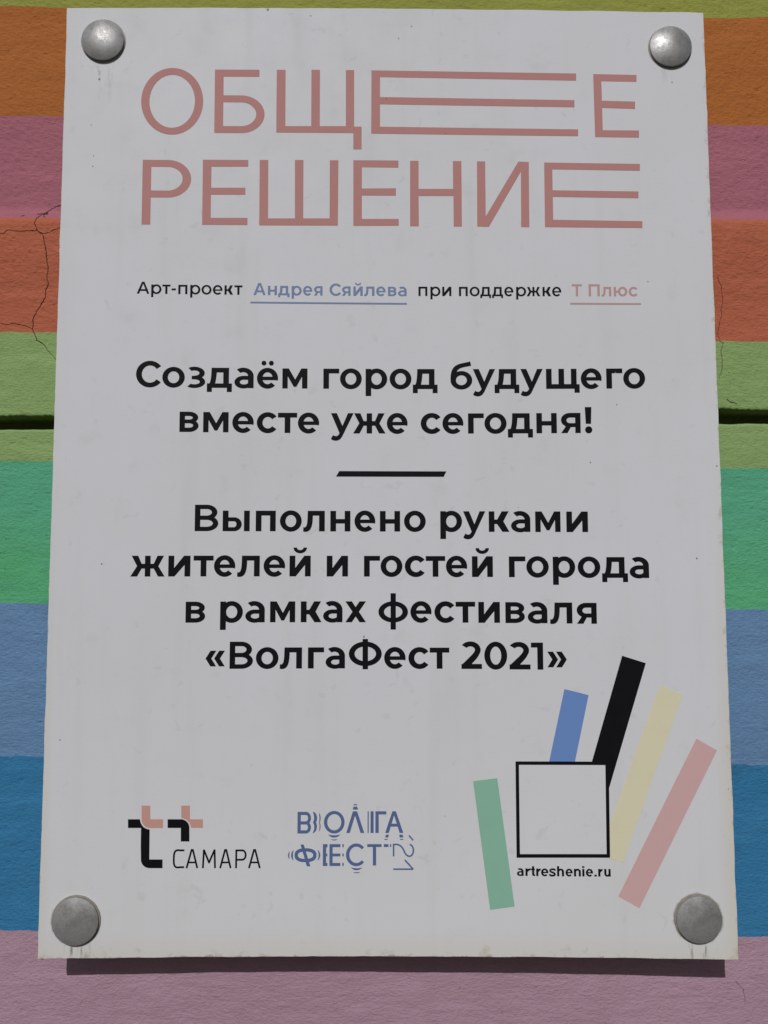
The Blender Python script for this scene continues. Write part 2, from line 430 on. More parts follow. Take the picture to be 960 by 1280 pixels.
crack([([(-234.8, 179.4), (-237.5, 177.1), (-239.6, 173.1), (-240.6, 168.5), (-238.2, 163.9), (-234.2, 159.9), (-232.2, 148.5), (-230.7, 137.2), (-230.9, 127.0), (-232.8, 117.4), (-238.0, 108.9), (-241.0, 102.2), (-241.4, 96.6), (-239.6, 92.1), (-238.4, 88.2), (-232.8, 84.8), (-229.9, 80.9), (-226.5, 77.0), (-222.5, 72.6)], .75),
       ([(-222, 165.7), (-227.7, 163.4), (-233.1, 161.1), (-238.2, 163.3), (-242.6, 163.3), (-250.9, 162.8), (-259.2, 163.9), (-261.9, 161.0), (-267.4, 161.6), (-272.8, 158.7), (-282, 160)], .6),
       ([(-240.8, 176.5), (-237.5, 177.1), (-233.7, 177.1)], 1.1),
       ([(-236.9, 175.9), (-232.2, 181.7), (-228.3, 184.0), (-221.2, 186.3)], .7),
       ([(-236.2, 175.0), (-234.2, 173.4)], .9),
       ([(-241.4, 96.0), (-245.8, 98.2), (-254.1, 99.9), (-259.5, 98.8), (-265.1, 100.5), (-270.6, 101.0), (-280, 99)], .5),
       ([(-251.3, 174.8), (-248.6, 175.4)], .9)], wall, 'branching hairline crack left of the sign')
crack([([(226.7, 131.9), (228.3, 128.5), (229.7, 120.6), (229.3, 110.4), (228.0, 103.6), (226.6, 96), (226.8, 88)], .4),
       ([(226.3, 87.9), (229.0, 86.2), (228.0, 78.4), (228.2, 70.8), (226.5, 62)], .45),
       ([(230.9, 47.6), (232.5, 45.9), (237.3, 44.2)], .6)], wall, 'short hairline crack right of the sign')
crack([([(222.3, -330.0), (227.3, -334.9), (228.6, -343.8)], .28)], wall, 'faint hairline crack low on the pink band')

# ------------------------------------------------------------------ the sign board
PW, PH, PT = 420.0, 601.0, 3.6       # mm

def board_y(x, z):
    """front face of the board: it is slightly twisted and bowed between its four fixings"""
    sx, sz = x / 210.0, z / 300.5
    u = z / 100.0
    return 1.501 * sx * sz - (-4.5 + .83 * u + .4 * u * u) * (1 - sx * sx)

sign = root('information_sign', 'white sign board with pink and black Cyrillic lettering on the rainbow wall', 'sign', (0, 0, -PH / 2 * MM))
SZ = PH / 2

def white_board():
    m = NB('white board', rough=.62, spec=.22)
    X, Y, Z = m.xyz()
    mm = lambda s: m.math('MULTIPLY', s, 1000.0)
    x, z = mm(X), m.math('SUBTRACT', mm(Z), SZ)
    big = m.noise(7.0, 4, .6)
    mid = m.noise(45.0, 5, .65)
    fine = m.noise(520.0, 3, .7)
    run = m.noise(60.0, 5, .6, (1, 1, .07))
    col = m.mix(m.map(big, .35, .7), (.745, .768, .835), (.72, .74, .795))
    col = m.mix(m.map(run, .5, .78, 0, .22), col, (.60, .605, .62))
    col = m.mix(m.map(mid, .55, .85, 0, .35), col, (.575, .58, .59))
    # lower part a little creamier
    col = m.mix(m.map(z, -120, -300, 0, .35), col, (.775, .77, .775))
    # faint scuffs
    sc = m.noise(110.0, 2, .5, (1, 1, 1), (3, 1, 2), .6)
    col = m.mix(m.math('MULTIPLY', m.map(sc, .66, .74), .16), col, (.46, .46, .45))
    # grime creeping in from the edges
    def grime(col, dist, reach, thr, amt, c):
        n = m.noise(95.0, 5, .7, (1, 1, 1), (0, 0, reach))
        v = m.math('ADD', n, m.math('MULTIPLY', m.math('DIVIDE', dist, reach), -1.0 * .45))
        return m.mix(m.map(v, thr, thr + .16, 0, amt), col, c)
    bot = m.math('ADD', z, SZ)
    rgt = m.math('SUBTRACT', PW / 2, x)
    lft = m.math('ADD', x, PW / 2)
    top = m.math('SUBTRACT', SZ, z)
    tan, dirt = (.50, .45, .33), (.20, .17, .11)
    lowfac = m.map(z, 60, -220, .15, 1)
    col = m.mix(m.math('MULTIPLY', lowfac, m.map(rgt, 11, 0, 0, .55)), col, (.70, .67, .57))
    col = m.mix(m.math('MULTIPLY', lowfac, m.map(lft, 7, 0, 0, .4)), col, (.70, .67, .59))
    col = m.mix(m.map(bot, 16, 0, 0, .45), col, (.71, .68, .60))
    col = grime(col, bot, 24, .49, .5, tan)
    col = grime(col, bot, 4, .47, .6, dirt)
    col = grime(col, rgt, 9, .46, .6, tan)
    col = grime(col, rgt, 2.0, .50, .6, dirt)
    col = grime(col, lft, 2.6, .50, .6, dirt)
    col = grime(col, lft, 5, .52, .5, tan)
    col = grime(col, top, 2.0, .5, .4, tan)
    # weeping dirt under and around each fixing
    for bx, bz, amt, reach in ((-185.5, 277.4, .85, 32), (186.9, 275.6, .25, 14), (-187.8, -278.8, 1.0, 17), (187.1, -277.4, 1.0, 17)):
        dx = m.math('SUBTRACT', x, bx)
        dz = m.math('SUBTRACT', bz, z)
        r = m.math('SQRT', m.math('ADD', m.math('MULTIPLY', dx, dx), m.math('MULTIPLY', dz, dz)))
        ringn = m.noise(180.0, 4, .7, (1, 1, 1), (bx, 0, 0))
        ring = m.math('MULTIPLY', m.map(m.math('ADD', r, m.math('MULTIPLY', m.math('SUBTRACT', ringn, .5), 3.5)), 15.6, 14.3), .6 * amt if bz < 0 else .12)
        col = m.mix(ring, col, (.24, .21, .15))
        dn = m.noise(260.0, 4, .65, (1, 1, .16), (bx, 0, bz))
        wob = m.math('ABSOLUTE', dx)
        below = m.math('MULTIPLY', m.map(dz, 12, 14), m.map(dz, 13 + reach, 14))
        near = m.map(wob, 11, 3)
        fac = m.math('MULTIPLY', m.math('MULTIPLY', below, near), m.map(dn, .50, .68))
        col = m.mix(m.math('MULTIPLY', fac, amt * .8), col, (.10, .085, .065))
    # fly specks
    for sc_, thr, rad, amt in ((52, .90, .05, .75), (120, .93, .085, .6), (24, .88, .018, .9)):
        d, r1, g1 = m.voro(sc_)
        s = m.math('MULTIPLY', m.math('LESS_THAN', d, m.math('MULTIPLY', g1, rad)), m.math('GREATER_THAN', r1, thr))
        col = m.mix(m.math('MULTIPLY', s, amt), col, (.16, .14, .12))
    # single spots that can be made out on the board
    for sx_, sz_, sr in ((-187.7, 251.7, .75), (-190.1, 199.8, .4), (-190.4, 192.8, .45), (187.7, 251.8, .5), (-178.3, -64.1, .55),
                         (129.0, 0, .5), (168.3, 117.3, .45), (193.6, -60.8, .6), (-14.5, -109.5, .6), (146.5, 37, .45), (-200.6, -171.7, .45), (35.3, -218.4, .3)):
        dx, dz = m.math('SUBTRACT', x, sx_), m.math('SUBTRACT', z, sz_)
        r = m.math('SQRT', m.math('ADD', m.math('MULTIPLY', dx, dx), m.math('MULTIPLY', m.math('MULTIPLY', dz, dz), .7)))
        col = m.mix(m.map(r, sr * 1.15, sr * .6, 0, .8), col, (.10, .09, .075))
    m.put(m.b.inputs['Roughness'], m.map(mid, .3, .8, .56, .72))
    m.bump(m.math('ADD', fine, m.math('MULTIPLY', mid, .6)), .12, .0003)
    return m.done(col)

BOARD = white_board()

def make_board():
    nx, nz = 84, 120
    bm = bmesh.new()
    for back in (0, 1):
        for j in range(nz + 1):
            for i in range(nx + 1):
                x = -PW / 2 + PW * i / nx
                z = -PH / 2 + PH * j / nz
                if i in (0, nx):        # the sawn edge is not perfectly straight
                    x += noise.noise(Vector((z / 22.0, i, 1))) * .4 + noise.noise(Vector((z / 6.0, i, 4))) * .22
                if j in (0, nz):
                    z += noise.noise(Vector((x / 26.0, j, 2))) * .4 + noise.noise(Vector((x / 6.0, j, 5))) * .2
                bm.verts.new((x * MM, (board_y(x, z) + PT * back) * MM, (z + SZ) * MM))
    bm.verts.ensure_lookup_table()
    v = bm.verts
    N = (nx + 1) * (nz + 1)
    k = lambda i, j, b=0: b * N + j * (nx + 1) + i
    for j in range(nz):
        for i in range(nx):
            bm.faces.new((v[k(i, j)], v[k(i + 1, j)], v[k(i + 1, j + 1)], v[k(i, j + 1)])).smooth = True
            bm.faces.new((v[k(i, j, 1)], v[k(i, j + 1, 1)], v[k(i + 1, j + 1, 1)], v[k(i + 1, j, 1)])).smooth = True
    rim = [k(i, 0) for i in range(nx)] + [k(nx, j) for j in range(nz)] + [k(i, nz) for i in range(nx, 0, -1)] + [k(0, j) for j in range(nz, 0, -1)]
    fr_, bk_ = [], []
    for r in rim:
        fr_.append(bm.verts.new(v[r].co))
        bm.verts.ensure_lookup_table()
        v = bm.verts
        bk_.append(bm.verts.new(v[r + N].co))
        bm.verts.ensure_lookup_table()
        v = bm.verts
    for i in range(len(rim)):
        j = (i + 1) % len(rim)
        bm.faces.new((fr_[i], bk_[i], bk_[j], fr_[j]))
    me = bpy.data.meshes.new('board')
    bm.to_mesh(me)
    bm.free()
    return link_mesh('board', me, BOARD, sign)
make_board()

# ------------------------------------------------------------------ printing
def area(p):
    return sum(p[i - 1][0] * p[i][1] - p[i][0] * p[i - 1][1] for i in range(len(p))) / 2

def print_on(name, polys, mat, parent=None, lift=.10, label=None):
    """flat ink: union of outlines (mm), laid on the bowed board"""
    pts, fcs = [], []
    for p in polys:
        q = []
        for a in p:
            if not q or math.hypot(a[0] - q[-1][0], a[1] - q[-1][1]) > 1e-4:
                q.append(a)
        if math.hypot(q[0][0] - q[-1][0], q[0][1] - q[-1][1]) < 1e-4:
            q.pop()
        if area(q) < 0:
            q.reverse()
        fcs.append(list(range(len(pts), len(pts) + len(q))))
        pts += [Vector(a) for a in q]
    vs, es, fs, _, _, of = delaunay_2d_cdt(pts, [], fcs, 1, 1e-5)
    bm = bmesh.new()
    bv = [bm.verts.new((a.x, 0, a.y)) for a in vs]
    for f, o in zip(fs, of):
        if o:
            try:
                bm.faces.new([bv[i] for i in f])
            except ValueError:
                pass
    for e in [v for v in bm.verts if not v.link_faces]:
        bm.verts.remove(e)
    xs = [v.co.x for v in bm.verts]
    zs = [v.co.z for v in bm.verts]
    for ax, lo, hi, st in ((0, min(xs), max(xs), 9.0), (2, min(zs), max(zs), 25.0)):
        c = math.ceil(lo / st) * st + .137
        while c < hi:
            co = [0, 0, 0]
            no = [0, 0, 0]
            co[ax] = c
            no[ax] = 1
            bmesh.ops.bisect_plane(bm, geom=bm.verts[:] + bm.edges[:] + bm.faces[:], dist=1e-5, plane_co=co, plane_no=no)
            c += st
    for v in bm.verts:
        x, z = v.co.x, v.co.z
        v.co = (x * MM, (board_y(x, z) - lift) * MM, (z + SZ) * MM)
    bm.normal_update()
    for f in bm.faces:
        if f.normal.y > 0:
            f.normal_flip()
        f.smooth = True
    me = bpy.data.meshes.new(name)
    bm.to_mesh(me)
    bm.free()
    o = link_mesh(name, me, mat, parent or sign)
    if label:
        o['label'] = label
    return o

def ink(name, c, fade=.25):
    m = NB('ink ' + name, rough=.62, spec=.12)
    a = m.noise(70.0, 5, .65)
    b = m.noise(600.0, 3, .7)
    col = m.mix(m.map(a, .45, .8, 0, fade), c, tuple(v * .75 + .06 for v in c))
    col = m.mix(m.map(b, .6, .85, 0, fade), col, tuple(v * .8 + .07 for v in c))
    d, r, g = m.voro(130)
    s = m.math('MULTIPLY', m.math('LESS_THAN', d, .06), m.math('GREATER_THAN', r, .95))
    col = m.mix(m.math('MULTIPLY', s, .7), col, (.3, .29, .28) if sum(c) < .3 else tuple(v * .4 for v in c))
    return m.done(col)

BLACK = ink('black', (.006, .0055, .008), .05)
ROSE = ink('faded rose', (.55, .27, .26))
SALMON = ink('salmon', (.64, .36, .31))
NAVY = ink('faded navy', (.11, .17, .36))
BLUEW = ink('pale blue', (.22, .29, .50))
PINKW = ink('pale rose', (.58, .36, .36))
GREEN_B = ink('bar green', (.29, .56, .43))
BLUE_B = ink('bar blue', (.165, .305, .67))
YELLOW_B = ink('bar yellow', (.80, .765, .57))
PINK_B = ink('bar pink', (.70, .455, .47))

# --- outlines -----------------------------------------------------
def rect(a, b, c, d): return [(a, b), (c, b), (c, d), (a, d)]

def arcp(cx, cy, rx, ry, a0, a1, n=None):
    n = n or max(6, int(abs(a1 - a0) / 6))
    return [(cx + rx * math.cos(math.radians(a0 + (a1 - a0) * i / n)),
             cy + ry * math.sin(math.radians(a0 + (a1 - a0) * i / n))) for i in range(n + 1)]

def band2(cx, cy, rx, ry, ix, iy, irx, iry, a0, a1):
    return arcp(cx, cy, rx, ry, a0, a1) + arcp(ix, iy, irx, iry, a0, a1)[::-1]

def band(cx, cy, rx, ry, tv, th, a0, a1):
    return band2(cx, cy, rx, ry, cx, cy, rx - tv, ry - th, a0, a1)

def ring(cx, cy, rx, ry, tv, th):
    return [band(cx, cy, rx, ry, tv, th, -2, 180), band(cx, cy, rx, ry, tv, th, 178, 360)]

def bez(p0, p1, p2, p3, n=10):
    out = []
    for i in range(n + 1):
        t = i / n
        u = 1 - t
        out.append(tuple(u ** 3 * p0[k] + 3 * u * u * t * p1[k] + 3 * u * t * t * p2[k] + t ** 3 * p3[k] for k in (0, 1)))
    return out

def stroke(pts, w):
    """mitred open polyline of width w, one outline"""
    L, R = [], []
    n = len(pts)
    for i, p in enumerate(pts):
        def d(a, b):
            l = math.hypot(b[0] - a[0], b[1] - a[1])
            return (b[0] - a[0]) / l, (b[1] - a[1]) / l
        if i == 0:
            t = d(pts[0], pts[1]); k = 1
        elif i == n - 1:
            t = d(pts[-2], pts[-1]); k = 1
        else:
            a, b = d(pts[i - 1], p), d(p, pts[i + 1])
            t = (a[0] + b[0], a[1] + b[1])
            l = math.hypot(*t)
            t = (t[0] / l, t[1] / l)
            k = 1 / max(.35, t[0] * a[0] + t[1] * a[1])
        nx_, ny_ = -t[1] * k * w / 2, t[0] * k * w / 2
        L.append((p[0] + nx_, p[1] + ny_))
        R.append((p[0] - nx_, p[1] - ny_))
    return L + R[::-1]

def mirror(ps, w): return [[(w - x, y) for x, y in p] for p in ps]

def glyph(c, w, sv, sh, X, CAP):
    q = sv / 152.0
    if c == 'о': return ring(w / 2, X / 2, w / 2, X / 2 + 10, sv - 4, sh - 6)
    if c in 'еeё':
        yb = X * .405
        t = sh * .74
        g = [band(w / 2, X / 2, w / 2, X / 2 + 11, sv - 4, sh - 6, -13, 316),
             rect(sv * .6, yb, w - 5, yb + t)]
        if c == 'ё':
            for s in (-1, 1):
                g.append(arcp(w / 2 + s * 99, 684, 66, 66, 0, 350, 24))
        return g
    if c in 'сС':
        H = X if c == 'с' else CAP
        rx = w / 1.80
        return [band2(rx, H / 2, rx, H / 2 + 11, rx + 4, H / 2, rx - sv + 2, H / 2 + 11 - sh, 37, 323)]
    if c == 'з':
        k = w / 500.0
        return [band2(.42 * w, X * .724, .55 * w, X * .305 + 6, .42 * w, X * .724, .55 * w - sv * .94, X * .305 + 6 - sh * .79, -90, 126),
                band2(.42 * w, X * .286, .58 * w, X * .308, .42 * w, X * .286, .58 * w - sv * .94, X * .308 - sh * .79, -130, 90),
                rect(.28 * w, X * .412, .45 * w, X * .586)]
    if c == 'д':
        k = w / 660.0
        b = sh * .93
        r = w - 80 * k
        f = sv * .88
        return [rect(0, -112, f, b), rect(w - f, -112, w, b), rect(0, 0, w, b), rect(r - sv, 10, r, X), rect(118 * k, X - sh, r, X),
                [(118 * k, X), (118 * k + sv * .93, X), (118 * k + sv * .93, X - sh)] + bez((118 * k + sv * .93, X - sh), (250 * k, 300), (240 * k, 190), (212 * k, b - 12), 6)
                + bez((62 * k, b - 12), (105 * k, 190), (114 * k, 330), (118 * k, X), 6)]
    if c in 'аa':
        cx = .46 * w
        return [band(cx, X * .60, w - cx, X * .40 + 10, sv, sh * .95, 0, 129), rect(w - sv, 0, w, X * .61),
                band2(.48 * w, 161, .48 * w, 172, .50 * w, 163, .50 * w - sv * .95, 172 - sh * .84, 88, 332),
                rect(.47 * w, 333 - sh * .84, w - sv + 6, 333)]
    if c == 'м':
        s = sv - 8
        return [[(0, 0), (0, X), (s * 1.19, X), (w / 2 + 8, 245), (w - s * 1.15, X), (w, X), (w, 0), (w - s, 0), (w - s - 2, 322),
                 (w / 2 + 40, 46), (w / 2 - 32, 46), (s, 330), (s, 0)]]
    if c == 'г': return [rect(0, 0, sv, X), rect(0, X - sh, w, X)]
    if c == 'р':
        x0 = sv * .06
        return [rect(0, -194, sv, X), ] + ring((w + x0) / 2, X / 2, (w - x0) / 2, X / 2 + 11, sv - 4, sh - 6)
    if c == 'б':
        k = w / 580.0
        return ring(w / 2, 240, w / 2, 252, sv - 6, sh - 10) + [
            [(0, 240)] + bez((0, 240), (-6 * k, 500), (60 * k, 650), (290 * k, 700)) + [(532 * k, 752), (552 * k, 634)]
            + bez((552 * k, 634), (330 * k, 590), (200 * k, 590), (152 * k, 430)) + [(150 * k, 240)]]
    if c == 'у':
        k = w / 600.0
        s = sv * 1.04
        return [[(0, X), (s, X), (305 * k, 200), (w - s * .96, X), (w, X), (331 * k, -20)] + bez((331 * k, -20), (285 * k, -125), (235 * k, -198), (135 * k, -200), 8)
                + bez((135 * k, -200), (70 * k, -200), (25 * k, -180), (0, -148), 6) + [(58 * k, -46)] + bez((58 * k, -46), (105 * k, -86), (180 * k, -96), (215 * k, -18), 6) + [(226 * k, 8)]]
    if c in 'щшЩШ':
        Sx = w - 78 if c == 'щ' else w
        g = [rect(0, 0, sv, X), rect((Sx - sv) / 2, 0, (Sx + sv) / 2, X), rect(Sx - sv, 0, Sx, X), rect(0, 0, Sx, sh)]
        if c == 'щ': g.append(rect(w - sv * .93, -108, w, sh * .96))
        return g
    if c in 'вВ':
        H, a, b_, ins = (CAP, .427, .587, 28) if c == 'В' else (X, .427, .613, 12)
        ml, mh = H * a, H * b_
        bt = sh * .9
        cu = .5 * w
        s = sv * .95
        return [rect(0, 0, s, H), rect(0, H - bt, cu, H), rect(0, ml, cu, mh), rect(0, 0, cu, bt),
                band2(cu, (H + ml) / 2, w - ins - cu, (H - ml) / 2, cu, (H - bt + mh) / 2, w - ins - cu - s, (H - bt - mh) / 2, -92, 92),
                band2(cu, mh / 2, w - cu, mh / 2, cu, (ml + bt) / 2, w - cu - s, (ml - bt) / 2, -92, 92)]
    if c in 'тТ':
        H = X if c == 'т' else CAP
        return [rect(0, H - sh, w, H), rect((w - sv) / 2, 0, (w + sv) / 2, H)]
    if c == 'ж':
        m = w / 2
        hi, lo = X / 2 + sh * .48, X / 2 - sh * .5
        def side():
            return [(.03 * w, X), (.03 * w + sv * 1.12, X), (.325 * w + (sv - 152) * .1, hi), (m, hi), (m, lo), (.325 * w, lo), (sv * 1.15, 0), (0, 0), (.19 * w, X / 2)]
        s = side()
        return [s, [(w - x, y) for x, y in s], rect(m - sv / 2 + 3, 0, m + sv / 2 - 3, X)]
    if c == 'к':
        hi, lo = X / 2 + sh * .42, X / 2 - sh * .52
        return [rect(0, 0, sv, X), [(sv * .9, hi), (.41 * w, hi), (.97 * w - sv * 1.2, X), (.97 * w, X), (.71 * w, X / 2 + 6), (w, 0), (w - sv * 1.22, 0), (.40 * w, lo), (sv * .9, lo)]]
    if c == 'х':
        s = sv * 1.12
        return [[(0, X), (s, X), (w, 0), (w - s, 0)], [(w - s, X), (w, X), (s, 0), (0, 0)]]
    if c == 'ф':
        return ring(w / 2, X / 2, w / 2, X / 2 + 4, sv - 4, sh - 12) + [rect(w / 2 - sv * .46, -190, w / 2 + sv * .46, 760)]
    if c == 'Ф':
        return ring(w / 2, 377, w / 2, 318, sv, sh) + [rect(w / 2 - sv * .47, -22, w / 2 + sv * .47, 762)]
    if c == 'я':
        lo, hi = X * .295, X * .295 + sh * .84
        r = .46 * w
        return [rect(w - sv * .95, 0, w, X), rect(r, X - sh * .98, w - 5, X), rect(r, lo, w - 5, hi),
                band2(r, (X + lo) / 2, r, (X - lo) / 2, r + 4, (X - sh * .98 + hi) / 2, r - sv * .95, (X - sh * .98 - hi) / 2, 88, 272),
                [(0, 0), (sv * 1.12, 0), (.505 * w, lo + 8), (.50 * w, lo + 40), (.22 * w, lo + 40), (.225 * w, lo + 6)]]
    if c == 'н': return [rect(0, 0, sv, X), rect(w - sv, 0, w, X), rect(0, X * .385, w, X * .385 + sh * .93)]
    if c in 'ий':
        g = [rect(0, 0, sv, X), rect(w - sv, 0, w, X),
             [(sv * .5, 0), (sv * 1.08, 0), (w - sv * .6, X * .69), (w - sv * .6, X), (w - sv * 1.12, X), (sv * .9, X * .37), (sv * .5, X * .37)]]
        if c == 'й': g.append(band(w / 2, 760, 178, 152, 84 * q + 8, 80 * q + 6, 180, 360))
        return g
    if c in 'пП':
        H = X if c == 'п' else CAP
        return [rect(0, 0, sv, H), rect(w - sv, 0, w, H), rect(0, H - sh, w, H)]
    if c == 'л':
        k = w / 574.0
        a = 120 * k
        return [rect(w - sv, 0, w, X), rect(a, X - sh, w, X),
                [(a, X), (a + sv * .9, X)] + bez((a + sv * .9, X - sh), (a + sv * .9, 150), (a + sv * .62, -14), (62 * k, -14), 9)
                + [(30 * k, -13), (0, -2), (6 * k, sh * .92)] + bez((30 * k, sh * .80), (112 * k, sh * .86), (112 * k, 240), (a, X), 8)]
    if c == 'ы':
        bw = .705 * w
        t = X * .675
        cu = .6 * bw
        b = sh * .82
        return [rect(0, 0, sv, X), rect(w - sv, 0, w, X), rect(0, 0, cu, b), rect(0, t - b, cu, t),
                band2(cu, t / 2, bw - cu, t / 2, cu, t / 2, bw - cu - sv * .93 if bw - cu > sv * .95 else 12, t / 2 - b, -92, 92)]
    if c == 'ю':
        x0 = sv * 1.75
        return [rect(0, 0, sv, X), rect(sv * .5, X / 2 - sh * .5, x0 + sv * .7, X / 2 + sh * .5)] + ring((x0 + w) / 2, X / 2, (w - x0) / 2, X / 2 + 10, sv, sh)
    if c == '!':
        return [[(w * .03, CAP), (w * .93, CAP), (w * .84, 246), (w * .13, 246)], arcp(w * .51, 84, w * .49, 96, 0, 350, 30)]
    if c == '-': return [rect(0, 218, w, 218 + sh)]
    if c == '2':
        cx, cy, rx, ry = .46 * w, 493, .485 * w, 219
        A = math.radians(-30)
        o = (cx + rx * math.cos(A), cy + ry * math.sin(A))
        i = (cx + (rx - sv) * math.cos(A), cy + (ry - sh) * math.sin(A))
        return [band(cx, cy, rx, ry, sv, sh, -31, 146), rect(.03 * w, 0, w, sh),
                [o] + bez(o, (o[0] - 25, o[1] - 65), (o[0] - 70, o[1] - 120), (.50 * w, sh - 8), 6) + [(.5 * w, 6), (.03 * w, 6), (.03 * w, 100)]
                + bez((.03 * w, 100), (i[0] - 90, i[1] - 110), (i[0] - 22, i[1] - 50), i, 6)]
    if c == '0': return ring(w / 2, CAP / 2, w / 2, CAP / 2 + 12, sv + 4, sh)
    if c == '1': return [rect(w - sv, 0, w, CAP), rect(0, CAP - sh, w - 5, CAP)]
    if c in '«»':
        ch = lambda x: [(x, 270), (x + 128, 472), (x + 278, 472), (x + 150, 270), (x + 278, 67), (x + 128, 67)]
        g = [ch(0), ch(w - 278)]
        return g if c == '«' else mirror(g, w)
    if c == 'А':
        s = sv * 1.06
        a = sv * .56
        f = lambda y: (w / 2 - a) * y / CAP
        return [[(0, 0), (w / 2 - a, CAP), (w / 2 + a, CAP), (w, 0), (w - s, 0), (w / 2, CAP - sh * 1.1), (s, 0)],
                rect(f(160) + 20, 160, w - f(160) - 20, 160 + sh * .95)]
    # latin, grotesque
    if c == 'r':
        return [rect(0, 0, sv, X), band(w + 5, X * .55, w - sv * .25, X * .45 + 8, sv, sh * 1.1, 92, 180)]
    if c == 't':
        return [rect(w * .25, 90, w * .25 + sv, 690), rect(0, X - sh, w, X), band(w * .25 + sv + 50, 110, sv + 50, 116, sv, sh, 180, 275)]
    if c == 'n' or c == 'h':
        return [rect(0, 0, sv, X if c == 'n' else 715), rect(w - sv, 0, w, X * .62), band(w / 2 + 12, X * .62, w / 2 - 12, X * .38 + 10, sv, sh, -2, 165)]
    if c == 'u':
        return [rect(w - sv, 0, w, X), rect(0, X * .36, sv, X), band(w / 2 - 12, X * .38, w / 2 - 12, X * .38 + 10, sv, sh, 180, 345)]
    if c == 'i': return [rect(w / 2 - sv / 2, 0, w / 2 + sv / 2, X), rect(w / 2 - sv / 2 - 6, 600, w / 2 + sv / 2 + 6, 722)]
    if c == '.': return [rect(w / 2 - sv / 2 - 6, 0, w / 2 + sv / 2 + 6, 130)]
    if c == 's':
        a, b = w * .5, X
        p = bez((w * .92, b * .74), (w * .84, b * .93), (w * .70, b * .93), (a, b * .925), 6) \
            + bez((a, b * .925), (w * .05, b * .92), (w * .02, b * .62), (a, b * .51), 7)[1:] \
            + bez((a, b * .51), (w * .98, b * .40), (w * .95, b * .08), (a, b * .08), 7)[1:] \
            + bez((a, b * .08), (w * .28, b * .08), (w * .13, b * .08), (w * .07, b * .29), 6)[1:]
        return [stroke(p, sh * 1.05)]
    # thin square sans for the word under the energy mark
    if c == 'C':
        p = [(w, CAP - sv / 2)] + bez((w * .62, CAP - sv / 2), (w * .2, CAP), (sv / 2, CAP * .9), (sv / 2, CAP * .55), 8) + bez((sv / 2, CAP * .45), (sv / 2, CAP * .1), (w * .2, 0), (w * .62, sv / 2), 8) + [(w, sv / 2)]
        return [stroke(p, sv)]
    if c == 'A':
        return [stroke([(sv * .5, 0), (w / 2 - sv * .35, CAP - sv * .3), (w / 2 + sv * .35, CAP - sv * .3), (w - sv * .5, 0)], sv), rect(w * .22, CAP * .26, w * .78, CAP * .26 + sv * .9)]
    if c == 'M':
        return [stroke([(sv * .5, 0), (sv * .9, CAP)], sv), stroke([(w - sv * .5, 0), (w - sv * .9, CAP)], sv),
                stroke([(sv * .9, CAP - 15), (w / 2, CAP * .30)], sv), stroke([(w / 2, CAP * .30), (w - sv * .9, CAP - 15)], sv), arcp(w / 2, CAP * .30, sv * .5, sv * .5, 0, 350, 10)]
    if c == 'P':
        y0 = CAP * .40
        r = (CAP - y0) / 2
        return [rect(0, 0, sv, CAP), rect(0, CAP - sv, w - r * .8, CAP), rect(0, y0, w - r * .8, y0 + sv), band(w - r * .8, CAP - r, r * .8, r, sv, sv, -92, 92)]
    raise KeyError(c)

def lay(key, s, sv, sh, X=545.0, CAP=700.0):
    out = []
    for c, x0, x1, zb in TEXT[key]:
        for p in glyph(c, (x1 - x0) / s, sv, sh, X, CAP):
            out.append([(x0 + a * s, zb + b * s) for a, b in p])
    return out

# --- title --------------------------------------------------------
def title():
    r1, r2 = [], []
    cx, cz = -139.95, 237.05
    r1 += ring(cx, cz, 20.15, 22.5, 5.35, 4.65)
    # Б
    l, b, t = -112.35, 215.95, 258.6
    r1 += [rect(l, b, l + 5.7, t), rect(l, t - 4.7, -83.3, t), rect(l, 236.6, -95, 241.25), rect(l, b, -95, b + 4.65),
           band2(-95, (241.25 + b) / 2, 15.25, (241.25 - b) / 2, -95, (241.25 + b) / 2, 9.8, (241.25 - b) / 2 - 4.65, -92, 92)]
    r1 += [SHAPE['Shch'], SHAPE['ElongT'], SHAPE['Elast']]
    # Р
    l, b, t = -158.3, 154.45, 197.55
    r2 += [rect(l, b, l + 5.6, t), rect(l, t - 4.6, -142, t), rect(l, 172.5, -142, 177.1),
           band2(-142, (t + 172.5) / 2, 15.1, (t - 172.5) / 2, -142, (t + 172.5) / 2, 9.6, (t - 172.5) / 2 - 4.6, -92, 92)]
    r2 += [SHAPE[k] for k in ('E2', 'Sh', 'E3', 'N', 'I', 'E4')]
    return r1, r2

r1, r2 = title()
print_on('title_lettering', r1, ROSE, label='first title row with a stretched letter')
print_on('title_lettering', r2, ROSE, label='second title row ending in a wide letter')

CS = .01121
print_on('credit_lettering', lay('credit_a', CS, 126, 108), BLACK, label='small black words opening the credit line')
print_on('credit_lettering', lay('credit_b', CS, 126, 108), BLACK, label='small black words inside the credit line')
print_on('credit_lettering', lay('name', CS, 138, 114), BLUEW, label='pale blue underlined name')
print_on('credit_lettering', lay('sponsor', CS, 138, 114), PINKW, label='pale pink underlined sponsor name')
print_on('underline', [SHAPE['ul_blue']], BLUEW, label='pale blue underline')
print_on('underline', [SHAPE['ul_pink']], PINKW, label='pale pink underline')
BS = .0238
print_on('slogan_lettering', lay('slogan_a', BS, 152, 128) , BLACK, label='upper line of the bold slogan')
print_on('slogan_lettering', lay('slogan_b', BS, 152, 128), BLACK, label='lower line of the bold slogan')
print_on('divider_bar', [SHAPE['divider']], BLACK, label='short slanted black dash')
for k, l in zip('abcd', ('first', 'second', 'third', 'fourth')):
    print_on('dedication_lettering', lay('dedication_' + k, BS, 152, 128), BLACK, label=l + ' line of the bold dedication')

